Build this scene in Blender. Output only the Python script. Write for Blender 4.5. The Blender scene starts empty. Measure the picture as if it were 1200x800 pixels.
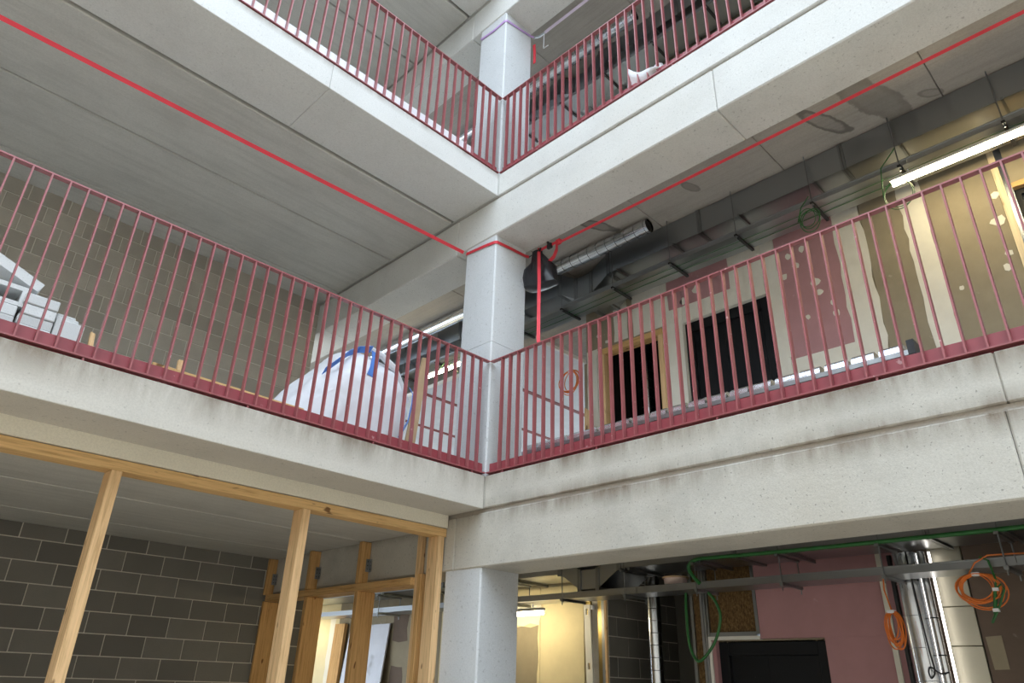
import bpy, math, random
from mathutils import Vector, Matrix, noise
random.seed(7)
SC = bpy.context.scene
COL = SC.collection

# ------------------------------------------------------------------ camera
cam = bpy.data.cameras.new('camera'); camo = bpy.data.objects.new('camera', cam); COL.objects.link(camo)
cam.sensor_width = 36.0; cam.lens = 827.3 / 1200 * 36; cam.clip_start = 0.05; cam.clip_end = 200
r_ = Vector((-0.7040053, 0.7096175, 0.0286265)); d_ = Vector((-0.3290526, -0.2901994, -0.8986149)); f_ = Vector((-0.6293655, -0.6420493, 0.4378034))
camo.matrix_world = Matrix(((r_.x, -d_.x, -f_.x, 4.0896), (r_.y, -d_.y, -f_.y, 4.4517), (r_.z, -d_.z, -f_.z, 1.6674), (0, 0, 0, 1)))
SC.camera = camo

# ------------------------------------------------------------------ sky and exposure
w = bpy.data.worlds.new('overcast_sky'); SC.world = w; w.use_nodes = True
bg = w.node_tree.nodes['Background']; bg.inputs[0].default_value = (0.77, 0.885, 1.0, 1); bg.inputs[1].default_value = 4.4
vs = SC.view_settings
vs.view_transform = 'Standard'; vs.look = 'None'; vs.gamma = 1.0; vs.use_curve_mapping = False; vs.exposure = 0.0

# ------------------------------------------------------------------ materials
def lin(c):
    f = lambda v: v / 12.92 if v <= 0.04045 else ((v + 0.055) / 1.055) ** 2.4
    return tuple(f(v / 255.0) for v in c) + (1,)
class NT:
    def __init__(s, name):
        s.m = bpy.data.materials.new(name); s.m.use_nodes = True; s.t = s.m.node_tree; s.b = s.t.nodes['Principled BSDF']
        s.pos = s.n('ShaderNodeNewGeometry').outputs['Position']
    def n(s, k, **kw):
        o = s.t.nodes.new(k)
        for a, v in kw.items(): setattr(o, a, v)
        return o
    def l(s, a, b): s.t.links.new(a, b)
    def noise(s, scale, vec=(1, 1, 1), detail=4, rough=.6, dist=0):
        mp = s.n('ShaderNodeMapping'); mp.inputs['Scale'].default_value = vec; s.l(s.pos, mp.inputs[0])
        t = s.n('ShaderNodeTexNoise'); t.inputs['Scale'].default_value = scale; t.inputs['Detail'].default_value = detail
        t.inputs['Roughness'].default_value = rough; t.inputs['Distortion'].default_value = dist; s.l(mp.outputs[0], t.inputs['Vector'])
        return t.outputs['Fac']
    def ramp(s, fac, stops):
        r = s.n('ShaderNodeValToRGB'); e = r.color_ramp.elements
        while len(e) < len(stops): e.new(0.5)
        for i, (p, c) in enumerate(stops):
            e[i].position = p; e[i].color = c if len(c) == 4 else tuple(c) + (1,)
        s.l(fac, r.inputs[0]); return r.outputs[0]
    def mix(s, fac, a, b, mode='MIX'):
        m = s.n('ShaderNodeMix', data_type='RGBA', blend_type=mode)
        for v, i in ((fac, 0), (a, 6), (b, 7)):
            if hasattr(v, 'links'): s.l(v, m.inputs[i])
            else: m.inputs[i].default_value = v
        return m.outputs[2]
    def math(s, op, a, b=None):
        m = s.n('ShaderNodeMath', operation=op)
        for v, i in ((a, 0), (b, 1)):
            if v is None: continue
            if hasattr(v, 'links'): s.l(v, m.inputs[i])
            else: m.inputs[i].default_value = v
        return m.outputs[0]
    def sep(s):
        x = s.n('ShaderNodeSeparateXYZ'); s.l(s.pos, x.inputs[0]); return x.outputs
    def out(s, col, rough=.8, metal=0., bump=None, bs=.2, bd=.01, spec=.3):
        if hasattr(col, 'links'): s.l(col, s.b.inputs['Base Color'])
        else: s.b.inputs['Base Color'].default_value = col
        if hasattr(rough, 'links'): s.l(rough, s.b.inputs['Roughness'])
        else: s.b.inputs['Roughness'].default_value = rough
        s.b.inputs['Metallic'].default_value = metal; s.b.inputs['Specular IOR Level'].default_value = spec
        if bump is not None:
            bn = s.n('ShaderNodeBump'); bn.inputs['Strength'].default_value = bs; bn.inputs['Distance'].default_value = bd
            s.l(bump, bn.inputs['Height']); s.l(bn.outputs[0], s.b.inputs['Normal'])
        return s.m
MAT = {}
def concrete(name, base, var=.12, pits=.0, streak=None, warm=None, stains=None, grime=None, pitscale=38):
    t = NT(name); c = lin(base)
    dk = tuple(v * (1 - 2.2 * var) for v in c[:3]) + (1,); lt = tuple(min(1, v * (1 + var)) for v in c[:3]) + (1,)
    col = t.ramp(t.noise(1.7, detail=6, rough=.65), [(.3, dk), (.5, c), (.72, lt)])
    if warm is not None:
        col = t.mix(t.ramp(t.noise(.8, detail=3), [(.45, (0, 0, 0)), (.7, (.7, .7, .7))]), col, lin(warm))
    if streak is not None:      # stretched marks left by the formwork or by run-off
        s = t.noise(3.0, vec=streak, detail=5, rough=.7)
        col = t.mix(t.ramp(s, [(.45, (0, 0, 0)), (.75, (.55, .55, .55))]), col, tuple(v * .68 for v in c[:3]) + (1,))
        s2 = t.noise(3.0, vec=tuple(v * 1.7 for v in streak), detail=4)
        col = t.mix(t.ramp(s2, [(.52, (0, 0, 0)), (.8, (.5, .5, .5))]), col, lt)
    if grime is not None:       # dirt bands that hang below given edges, broken up by noise
        z = t.sep()[2]; g = None
        for zt, dep in grime:
            k = t.math('DIVIDE', t.math('SUBTRACT', zt, z), dep)
            k = t.math('SUBTRACT', 1.0, t.math('MINIMUM', t.math('ABSOLUTE', k), 1.0))
            g = k if g is None else t.math('MAXIMUM', g, k)
        nn = t.ramp(t.noise(2.4, vec=(1, 1, .22), detail=6, rough=.72), [(.36, (0, 0, 0)), (.62, (1, 1, 1))])
        col = t.mix(t.math('MULTIPLY', t.math('MULTIPLY', g, nn), .95), col, lin((112, 97, 80)))
    if pits:
        p = t.noise(pitscale, detail=2, rough=.5)
        col = t.mix(t.ramp(p, [(.66, (0, 0, 0)), (.70, (pits, pits, pits))]), col, tuple(v * .4 for v in c[:3]) + (1,))
    gr = t.noise(75, detail=3, rough=.7)
    col = t.mix(t.ramp(gr, [(.40, (.22, .22, .22)), (.58, (0, 0, 0))]), col, tuple(v * .62 for v in c[:3]) + (1,))
    if stains:
        x, y, z = t.sep()
        wob = t.math('MULTIPLY', t.math('SUBTRACT', t.noise(7, detail=5), .5), .3)
        for (sx, sy, ax, ay, rot, ring, amt) in stains:
            ca, sa = math.cos(rot), math.sin(rot)
            dx = t.math('SUBTRACT', x, sx); dy = t.math('SUBTRACT', y, sy)
            u = t.math('DIVIDE', t.math('ADD', t.math('MULTIPLY', dx, ca), t.math('MULTIPLY', dy, sa)), ax)
            v = t.math('DIVIDE', t.math('SUBTRACT', t.math('MULTIPLY', dy, ca), t.math('MULTIPLY', dx, sa)), ay)
            r = t.math('SQRT', t.math('ADD', t.math('MULTIPLY', u, u), t.math('MULTIPLY', v, v)))
            r = t.math('ADD', r, t.math('MULTIPLY', wob, 3.0))
            k = (0, 0, 0); a = (amt, amt, amt); h = (amt * ring,) * 3
            m = t.ramp(t.math('MULTIPLY', r, .5), [(0, h), (.30, h), (.42, a), (.5, a), (.56, k)])
            col = t.mix(m, col, tuple(q * .3 for q in c[:3]) + (1,))
    bump = t.math('ADD', t.noise(24, detail=5, rough=.7), t.math('MULTIPLY', t.noise(140, detail=2), .35))
    MAT[name] = t.out(col, .88, bump=bump, bs=.25, bd=.008, spec=.2)
concrete('fascia', (212, 212, 210), .03, .3, None, grime=[(3.32, .22), (6.62, .1)])
concrete('beam', (209, 209, 206), .045, .5, None, warm=(202, 200, 194), grime=[(2.98, .12), (3.30, .14)], pitscale=46)
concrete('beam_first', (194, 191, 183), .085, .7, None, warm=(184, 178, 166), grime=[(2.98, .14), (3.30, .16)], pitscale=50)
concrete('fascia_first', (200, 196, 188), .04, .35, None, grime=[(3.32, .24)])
concrete('column', (206, 209, 212), .03, .35, None)
concrete('edge_soffit', (186, 178, 168), .05, .2, None, warm=(170, 160, 148))
concrete('plank', (200, 199, 194), .05, .10, (.35, 4, 4))
concrete('plank_cross', (176, 170, 162), .06, .12, (6.5, .35, 6.5),
         stains=[(-1.24, 2.94, .30, .075, -.40, .35, .8), (-1.25, 3.36, .42, .14, -.35, .75, .55), (-1.22, 1.57, .12, .05, -.3, .8, .6), (-1.10, .44, .24, .07, -.5, .6, .85), (-1.5, 3.73, .10, .05, -.9, .4, .5)])
concrete('plank_cross_plain', (176, 170, 162), .06, .12, (6.5, .35, 6.5))
concrete('pale_strip', (232, 226, 210), .03)
concrete('ground', (218, 203, 182), .05, .1)
concrete('plain', (204, 197, 186), .05)
concrete('mortar', (206, 201, 190), .05)
concrete('topping', (222, 219, 214), .05)
def block_mat(name, base):
    t = NT(name); c = lin(base)
    oi = t.n('ShaderNodeObjectInfo')
    a = tuple(v * .8 for v in c[:3]) + (1,); b = tuple(v * 1.12 for v in c[:3]) + (1,)
    col = t.ramp(oi.outputs['Random'], [(0, a), (.5, c), (1, b)])
    col = t.mix(t.ramp(t.noise(3.5, detail=5), [(.35, (0, 0, 0)), (.75, (.5, .5, .5))]), col, lin(tuple(int(v * .9) for v in base)))
    sp = t.noise(120, detail=2)
    col = t.mix(t.ramp(sp, [(.6, (0, 0, 0)), (.7, (.35, .35, .35))]), col, tuple(v * .5 for v in c[:3]) + (1,))
    MAT[name] = t.out(col, .92, bump=t.noise(90, detail=4), bs=.3, bd=.006, spec=.15)
block_mat('block', (168, 162, 150)); block_mat('dark_block', (122, 119, 113)); block_mat('aac', (214, 216, 216))  # the ground-floor blocks get a darker base colour
def paint(name, base, rough=.5, var=.05, spec=.4, specks=None, bump=0, scale=6, metal=0):
    t = NT(name); c = lin(base)
    col = t.ramp(t.noise(scale, detail=4), [(.3, tuple(v * (1 - 2 * var) for v in c[:3]) + (1,)), (.7, tuple(min(1, v * (1 + var)) for v in c[:3]) + (1,))])
    if specks: col = t.mix(t.ramp(t.noise(specks[1], detail=3), [(specks[2], (0, 0, 0)), (specks[2] + .05, (specks[3],) * 3)]), col, lin(specks[0]))
    MAT[name] = t.out(col, rough, metal, bump=t.noise(60, detail=3) if bump else None, bs=bump, bd=.004, spec=spec)
paint('red_steel', (152, 86, 90), .34, .05, .5, specks=((226, 200, 200), 26, .68, .5))
paint('red_plate', (150, 70, 78), .42, .05, .5, specks=((222, 190, 190), 14, .68, .5))
paint('dark_door', (17, 19, 23), .5, .04, .25, specks=((150, 150, 150), 45, .74, .7))
paint('pink_board', (176, 134, 137), .75, .03, .2, specks=((208, 180, 180), 8, .70, .35))
paint('brown_board', (146, 136, 116), .8, .05, .2, specks=((186, 178, 160), 9, .7, .4))
paint('dark_board', (104, 90, 80), .8, .06, .2, specks=((150, 136, 124), 9, .72, .4))
paint('cream_board', (214, 202, 166), .8, .03, .2)
paint('filler', (222, 218, 206), .85, .03, .15, bump=.15)
paint('white_board', (206, 210, 222), .6, .04, .3, specks=((150, 152, 160), 1.6, .56, .8))
paint('white_trim', (226, 224, 218), .55, .02, .3)
paint('soffit_board', (212, 214, 216), .65, .03, .3)
paint('red_batten', (128, 70, 66), .6, .05, .3)
paint('green_cable', (40, 104, 50), .45, .05, .5)
paint('orange_cable', (226, 122, 48), .45, .05, .5)
paint('red_strap', (208, 58, 70), .55, .05, .35, bump=.1)
paint('purple_strap', (186, 150, 206), .55, .05, .35)
paint('grey_strap', (196, 184, 202), .6, .05, .35)
paint('black_plastic', (28, 29, 34), .32, .05, .5)
paint('black_steel', (36, 36, 38), .5, .05, .5)
paint('white_plastic', (230, 232, 238), .45, .03, .4)
paint('bag_fabric', (226, 228, 234), .7, .04, .2, bump=.2)
paint('blue_strap', (86, 130, 206), .6, .05, .3)
paint('cardboard', (188, 160, 128), .8, .05, .2)
paint('clay_pipe', (232, 210, 204), .6, .04, .3)
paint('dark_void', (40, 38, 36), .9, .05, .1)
paint('lamp_body', (222, 222, 216), .5, .02, .4)
def metal(name, base, rough, var=.1, vec=(1, 1, 1), bump=.0):
    t = NT(name); c = lin(base)
    n = t.noise(1.2, vec=vec, detail=2)
    col = t.ramp(n, [(.3, tuple(v * (1 - var) for v in c[:3]) + (1,)), (.7, tuple(min(1, v * (1 + var)) for v in c[:3]) + (1,))])
    rg = rough
    MAT[name] = t.out(col, rg, 1.0, bump=t.noise(3, detail=2) if bump else None, bs=bump, bd=.02)
metal('galv', (168, 172, 176), .34, .03); metal('galv_dull', (150, 154, 156), .42, .06)
metal('foil', (190, 187, 172), .48, .05, bump=.12); metal('bright_metal', (226, 229, 234), .2, .02)
metal('gold_stud', (188, 168, 110), .35, .06)
def timber(name, base, ax):
    t = NT(name); c = lin(base)
    vec = [26, 26, 26]; vec[ax] = 1.1
    g = t.noise(2.2, vec=vec, detail=6, rough=.65, dist=.5)
    col = t.ramp(g, [(.3, tuple(v * f for v, f in zip(c[:3], (.62, .55, .45))) + (1,)), (.5, c), (.75, tuple(min(1, v * 1.16) for v in c[:3]) + (1,))])
    vk = [9, 9, 9]; vk[ax] = 3.2
    k = t.noise(2.0, vec=vk, detail=1)
    col = t.mix(t.ramp(k, [(.71, (0, 0, 0)), (.76, (.85, .85, .85))]), col, lin((96, 58, 30)))
    MAT[name] = t.out(col, .7, bump=g, bs=.12, bd=.004, spec=.25)
timber('pine_lit', (226, 208, 174), 2); timber('pine_x', (218, 180, 126), 0); timber('pine_y', (204, 164, 110), 1); timber('pine_z', (222, 186, 140), 2); timber('pine_warm_z', (200, 158, 104), 2)
t = NT('mineral_wool'); c = lin((112, 88, 58))
n = t.noise(60, vec=(1, 1, .5), detail=6, rough=.8)
MAT['mineral_wool'] = t.out(t.ramp(n, [(.3, lin((52, 40, 26))), (.52, c), (.75, lin((168, 140, 98)))]), .95, bump=n, bs=.6, bd=.02, spec=.1)
t = NT('lamp_glow'); t.b.inputs['Base Color'].default_value = (1, 1, 1, 1)
t.b.inputs['Emission Color'].default_value = lin((255, 236, 190)); t.b.inputs['Emission Strength'].default_value = 48.0; MAT['lamp_glow'] = t.m
t = NT('soft_glow'); t.b.inputs['Base Color'].default_value = (1, 1, 1, 1)
t.b.inputs['Emission Color'].default_value = lin((255, 246, 236)); t.b.inputs['Emission Strength'].default_value = 5.0; MAT['soft_glow'] = t.m
t = NT('window_glass'); MAT['window_glass'] = t.out(lin((46, 52, 62)), .12, 0, spec=.6)

# ------------------------------------------------------------------ mesh helpers
class MB:
    def __init__(s): s.v = []; s.f = []
    def box(s, a, b):
        x0, y0, z0 = (min(a[i], b[i]) for i in range(3)); x1, y1, z1 = (max(a[i], b[i]) for i in range(3)); k = len(s.v)
        s.v += [(x0, y0, z0), (x1, y0, z0), (x1, y1, z0), (x0, y1, z0), (x0, y0, z1), (x1, y0, z1), (x1, y1, z1), (x0, y1, z1)]
        s.f += [tuple(k + i for i in q) for q in ((0, 3, 2, 1), (4, 5, 6, 7), (0, 1, 5, 4), (1, 2, 6, 5), (2, 3, 7, 6), (3, 0, 4, 7))]
        return s
    def prism(s, poly, ax, a, b):        # outline in the two other axes, pushed along ax from a to b
        k = len(s.v); n = len(poly); o = [i for i in range(3) if i != ax]
        for h in (a, b):
            for p in poly:
                q = [0, 0, 0]; q[ax] = h; q[o[0]], q[o[1]] = p; s.v.append(tuple(q))
        s.f += [tuple(range(k + n - 1, k - 1, -1)), tuple(range(k + n, k + 2 * n))]
        s.f += [(k + i, k + (i + 1) % n, k + n + (i + 1) % n, k + n + i) for i in range(n)]
        return s
    def tube(s, pts, r, seg=8, closed=False, cap=True):
        pts = [Vector(p) for p in pts]; n = len(pts); k = len(s.v); rr = r if isinstance(r, (list, tuple)) else [r] * n
        up = None
        for i, p in enumerate(pts):
            d = (pts[(i + 1) % n] - pts[i - 1]) if closed else (pts[min(i + 1, n - 1)] - pts[max(i - 1, 0)])
            d.normalize()
            if up is None: up = Vector((0, 0, 1)) if abs(d.z) < .9 else Vector((1, 0, 0))
            a = d.cross(up)
            if a.length < 1e-4: a = d.cross(Vector((1, .3, 0)))
            a.normalize(); up = a.cross(d).normalized()
            for j in range(seg):
                t = 2 * math.pi * j / seg; s.v.append(tuple(p + a * math.cos(t) * rr[i] + up * math.sin(t) * rr[i]))
        m = n if closed else n - 1
        for i in range(m):
            for j in range(seg):
                A = k + i * seg; B = k + ((i + 1) % n) * seg
                s.f.append((A + j, A + (j + 1) % seg, B + (j + 1) % seg, B + j))
        if cap and not closed:
            s.f.append(tuple(k + j for j in range(seg - 1, -1, -1))); s.f.append(tuple(k + (n - 1) * seg + j for j in range(seg)))
        return s
    def ribbon(s, pts, width, th):       # flat webbing: width is a vector
        w = Vector(width); k = len(s.v); pts = [Vector(p) for p in pts]; n = len(pts)
        for i, p in enumerate(pts):
            d = (pts[min(i + 1, n - 1)] - pts[max(i - 1, 0)]).normalized(); nn = d.cross(w).normalized() * th / 2
            s.v += [tuple(p - w / 2 - nn), tuple(p + w / 2 - nn), tuple(p + w / 2 + nn), tuple(p - w / 2 + nn)]
        for i in range(n - 1):
            A = k + 4 * i; B = A + 4
            s.f += [(A + j, A + (j + 1) % 4, B + (j + 1) % 4, B + j) for j in range(4)]
        s.f += [(k + 3, k + 2, k + 1, k), tuple(k + 4 * (n - 1) + j for j in range(4))]
        return s
    def mesh(s, name, mat, smooth=False, bevel=0, origin=None):
        c = origin if origin is not None else s.center()
        me = bpy.data.meshes.new(name); me.from_pydata([(v[0] - c[0], v[1] - c[1], v[2] - c[2]) for v in s.v], [], s.f)
        import bmesh
        bm = bmesh.new(); bm.from_mesh(me); bmesh.ops.recalc_face_normals(bm, faces=bm.faces)
        if bevel: bmesh.ops.bevel(bm, geom=[e for e in bm.edges], offset=bevel, segments=1, affect='EDGES', clamp_overlap=True)
        bm.to_mesh(me); bm.free()
        if smooth:
            for p in me.polygons: p.use_smooth = True
            me.set_sharp_from_angle(angle=math.radians(42))
        me.materials.append(MAT[mat]); return me, c
    def center(s):
        return tuple((min(v[i] for v in s.v) + max(v[i] for v in s.v)) / 2 for i in range(2)) + (min(v[2] for v in s.v),)
    def build(s, name, mat, parent=None, smooth=False, bevel=0, **tags):
        me, c = s.mesh(name, mat, smooth, bevel); return link(name, me, c, parent, **tags)
def wloc(o):
    v = Vector(o.location)
    while o.parent: o = o.parent; v += Vector(o.location)
    return v
def link(name, me, loc, parent=None, **tags):
    o = bpy.data.objects.new(name, me); COL.objects.link(o); o.location = loc
    if parent: o.parent = parent; o.location = Vector(loc) - wloc(parent)
    for k, v in tags.items():
        if v: o['category' if k == 'cat' else k] = v
    return o
def thing(name, loc, label, cat, group=None, kind=None):
    return link(name, None, loc, None, label=label, cat=cat, group=group, kind=kind)
def B(a, b): return MB().box(a, b)
def ragged(y0, y1, z0, z1, amp, step=.12, seed=0):
    rnd = random.Random(seed); pts = []
    def side(p, q):
        L = math.dist(p, q); n = max(1, int(L / step))
        for i in range(n):
            f = i / n; pts.append((p[0] + (q[0] - p[0]) * f + rnd.uniform(-amp, amp), p[1] + (q[1] - p[1]) * f + rnd.uniform(-amp, amp)))
    side((y0, z0), (y1, z0)); side((y1, z0), (y1, z1)); side((y1, z1), (y0, z1)); side((y0, z1), (y0, z0))
    return pts

# ------------------------------------------------------------------ the setting: ground and slabs
B((-9, -9, -.2), (34, 34, 0)).build('floor', 'ground', kind='structure', label='bare concrete ground floor of the atrium', cat='floor')
concrete('bounce_cut', (128, 122, 114), .08, .1)  # for unseen dark floor sheets, added to cut light bounced onto the ceilings
B((.01, -3.5, .001), (9.9, -.62, .012)).build('bounce_cut_left', 'bounce_cut', kind='structure', label='unseen dark sheet added over the left room floor to cut bounced light', cat='floor')
B((-9, -9, .001), (-.02, 10, .012)).build('bounce_cut_right', 'bounce_cut', kind='structure', label='unseen dark sheet added over the right wing floor to cut bounced light', cat='floor')
LV = (3.3, 6.6, 9.9)
LN = ('first', 'second', 'third')
XR, YL, XB, YB = 10, 10, -9, -9
YW = -3.5                               # back wall of the left wing
for k, z in enumerate(LV):
    nm = LN[k]
    # edge beam of the left gallery
    dep = .45 if k == 0 else .70
    e = thing('edge_beam', (3, -.3, z - .286), 'pale concrete edge beam of the left %s-floor gallery' % nm, 'beam', kind='structure')
    xs = [0.006, 2.057, 4.7, 7.4, XR] if k else [0.006, 4.9, XR]
    for a, b in zip(xs[:-1], xs[1:]):
        B((a + .001, -dep, z - .286), (b - .001, 0, z)).build('beam_segment', 'fascia' if k else 'fascia_first', e, bevel=.004)
    if k == 0:
        B((0.006, -.475, 2.905), (XR, -.452, 3.3)).build('infill_strip', 'pale_strip', e)
    # long hollow-core planks of the left wing
    cz = z - .3 if k else 2.905
    c = thing('ceiling_left_%s' % nm, (3, -2, cz), 'grey concrete plank ceiling carried by the %s-floor beam, left wing' % nm, 'ceiling', kind='structure')
    ys = [-.725, -1.87, -3.02, -4.2] if k else [-.476, -1.64, -2.8, -3.9]
    for a, b in zip(ys[:-1], ys[1:]):
        B((0.012, b + .009, cz), (XR, a - .009, cz + .2)).build('plank', 'plank', c, bevel=.01)
    B((0.006, -4.2, cz + .2), (XR, -dep - .01, z - .002)).build('topping', 'topping', c)
    # main beam line along the right gallery, running on behind the column
    bm = thing('main_beam', (-.23, 2, z - .763), 'deep pale concrete beam of the right %s-floor gallery' % nm, 'beam', kind='structure')
    jn = (-8.9, -3.3, -.62, 2.53, 5.6, YL) if k else (-8.9, -3.3, -.35, 3.83, 7.0, YL)
    for a, b in zip(jn[:-1], jn[1:]):
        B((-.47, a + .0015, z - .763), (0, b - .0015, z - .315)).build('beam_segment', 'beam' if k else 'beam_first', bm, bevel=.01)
    B((-.46, -8.9, z - .315), (-.03, YL, z - .28)).build('mortar_bed', 'edge_soffit', bm)
    for a, b in zip((-8.9, -4, .001, 3.85, 7.0), (-4, 0, 3.85, 7.0, YL)):
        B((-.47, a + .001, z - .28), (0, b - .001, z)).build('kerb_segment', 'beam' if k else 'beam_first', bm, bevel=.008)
    # planks of the right wing
    c = thing('ceiling_right_%s' % nm, (-3, 2, cz), 'concrete plank ceiling behind the %s-floor main beam, right wing' % nm, 'ceiling', kind='structure')
    ys = [-9 + .02, -7.5, -6.1, -4.7, -3.28, -1.86, -.45, .965, 2.38, 3.8, 5.2, 6.6, 8, YL]
    for a, b in zip(ys[:-1], ys[1:]):
        B((XB, a + .003, cz), (-.475, b - .003, cz + .2)).build('plank', 'plank_cross' if k == 1 else 'plank_cross_plain', c, bevel=.005)
    B((XB, YB, cz + .2), (-.475, YL, z - .002)).build('topping', 'topping', c)
# columns at the corner
for k, (z0, z1) in enumerate(((0, 2.537), (3.3, 5.837), (6.6, 9.137))):
    c = thing('concrete_column', (-.235, -.24, z0), ('pale pitted concrete column standing on the ground floor at the corner', 'white concrete column on the first floor with red strap round its top', 'white concrete column on the second floor with purple strap')[k], 'column', kind='structure')
    zj = z0 + 1.32
    poly = lambda: [(-.47, -.475), (-.03, -.475), (-.012, -.457), (-.012, -.024), (-.024, -.012), (-.452, -.012), (-.47, -.03)]
    if k == 1:
        MB().prism(poly(), 2, z0, zj - .002).build('column_segment', 'column', c); MB().prism(poly(), 2, zj + .002, z1).build('column_segment', 'column', c)
    else: MB().prism(poly(), 2, z0, z1).build('column_shaft', 'column', c)

# ------------------------------------------------------------------ block walls
def block_wall(name, label, ax, plane, a0, a1, z0, z1, phase, ztop, face, skip_under=None, L=.3815, H=.193, mat='block'):
    """blocks on the plane (ax = 'y' faces +y) between a0..a1 along x; courses counted down from ztop"""
    root = thing(name, (((a0 + a1) / 2), plane - .1, z0), label, 'wall', kind='structure')
    B((a0, plane - .22, z0), (a1, plane - .006, z1)).build('mortar_backing', 'mortar', root)
    proto = {}
    course = 0; zt = ztop
    while zt > z0 + .01:
        zb = max(zt - H, z0); x = phase + (L / 2 if course % 2 else 0)
        x -= math.ceil((x - a0) / L) * L
        while x < a1:
            u0, u1 = max(x + .005, a0), min(x + L - .005, a1)
            if u1 - u0 > .03 and (skip_under is None or zt > skip_under):
                key = (round(u1 - u0, 3), round(zt - zb, 3))
                if key not in proto:
                    proto[key] = B((-(u1 - u0) / 2, -.1, 0), ((u1 - u0) / 2, 0, zt - zb - .01)).mesh('block', mat, bevel=.003, origin=(0, 0, 0))[0]
                link('block', proto[key], ((u0 + u1) / 2, plane + random.uniform(-.001, .002), zb + .005), root)
            x += L
        zt -= H; course += 1
    if skip_under is not None: pass
    return root
block_wall('wall_back_ground', 'dark grey concrete block wall behind the timber studs, ground floor', 'y', YW, -.46, 4.6, 0, 2.905, .308, 2.963, 1, skip_under=1.2, mat='dark_block')
block_wall('wall_back_first', 'grey concrete block wall at the back of the first-floor gallery', 'y', YW, 0, 5.0, 3.3, 6.3, 2.73, 6.312, 1, skip_under=3.9)
B((4.6, YW - .2, 0), (XR, YW, 2.905)).build('wall_back_ground_far', 'dark_block', kind='structure', label='continuing block wall beyond the left edge, ground floor', cat='wall')
B((5.0, YW - .2, 3.3), (XR, YW, 6.3)).build('wall_back_first_far', 'block', kind='structure', label='continuing block wall beyond the left edge, first floor', cat='wall')
B((0, YW - .2, 6.6), (XR, YW, 9.6)).build('wall_back_second', 'block', kind='structure', label='block wall at the back of the second-floor gallery', cat='wall')
# unseen walls added behind the camera to limit and bounce low daylight
B((13, -3.5, 0), (13.3, 13.3, 9.9)).build('light_screen_left', 'plain', kind='structure', label='unseen plain wall added on the left to shape the daylight', cat='wall')
B((-9, 13, 0), (13, 13.3, 9.9)).build('light_screen_right', 'plain', kind='structure', label='unseen plain wall added on the right to shape the daylight', cat='wall')
for nm, a, b, lb in (('light_stop_left', (XR - .1, YW, 0), (XR, -.02, 9.6), 'unseen plain wall added to keep light out of the left wing'), ('light_stop_right', (XB, YL - .09, 0), (-.02, YL, 9.6), 'unseen plain wall added to keep light out of the right wing')):  # unseen end walls added to stop light leaking into both wings
    B(a, b).build(nm, 'plain', kind='structure', label=lb, cat='wall')
# far wall added behind the rooms to keep the building light-tight
B((XB, YB, 0), (0, YB + .1, 9.6)).build('light_stop_far', 'plain', kind='structure', label='plain wall added to keep light out of the far corridor end', cat='wall')

# ------------------------------------------------------------------ inner wall of the right wing (plane x = -2.2)
XW = -2.2
def panel(root, name, mat, y0, y1, z0, z1, th=.012, proud=0.0, rag=0, seed=0, bevel=.002):
    if rag:
        return MB().prism(ragged(y0, y1, z0, z1, rag, seed=seed), 0, XW + proud - th, XW + proud).build(name, mat, root)
    return B((XW + proud - th, y0 + .0015, z0), (XW + proud, y1 - .0015, z1)).build(name, mat, root, bevel=bevel)
# ground floor
g = thing('wall_right_ground', (XW, 2, 0), 'unfinished pink and cream plasterboard wall of the ground-floor right wing', 'wall', kind='structure')
for y0, y1, m in ((-9 + .1, -6.7, 'brown_board'), (-6.7, -5.5, 'cream_board'), (-5.5, -4.3, 'brown_board'), (-4.3, -3.1, 'brown_board'), (-3.1, -2.0, 'cream_board')):
    panel(g, 'plasterboard', m, y0, y1, 0, 2.9, .1)
panel(g, 'plasterboard', 'cream_board', -2.0, -1.365, 0, 2.9, .1); panel(g, 'plasterboard', 'cream_board', -1.365, -.73, 0, 2.9, .1)
panel(g, 'joint_strip', 'filler', -1.9, -1.37, 2.30, 2.56, .004, .003, .02, 3)
panel(g, 'plasterboard', 'brown_board', -1.9, -1.4, 1.4, 2.28, .003, .002, .015, 4)
B((XW - .1, -.73, 0), (XW - .03, -.66, 2.9)).build('metal_stud', 'gold_stud', g); B((XW - .12, -.66, 0), (XW - .08, -.42, 2.9)).build('lining_board', 'brown_board', g)
B((XW - .08, -.545, 0), (XW - .01, -.50, 2.62)).build('metal_stud', 'gold_stud', g); B((XW - .1, -.49, 0), (XW, -.455, 2.9)).build('metal_stud', 'galv_dull', g)
B((XW - .05, -.452, 0), (XW + .004, -.425, 2.8)).build('timber_strip', 'pine_z', g)
# riser shaft in the wall
B((-3.6, -.62, 0), (-3.5, .7, 2.9)).build('shaft_back', 'dark_block', g); B((-3.6, .62, 0), (XW - .12, .7, 2.9)).build('shaft_side', 'dark_void', g)
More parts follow.
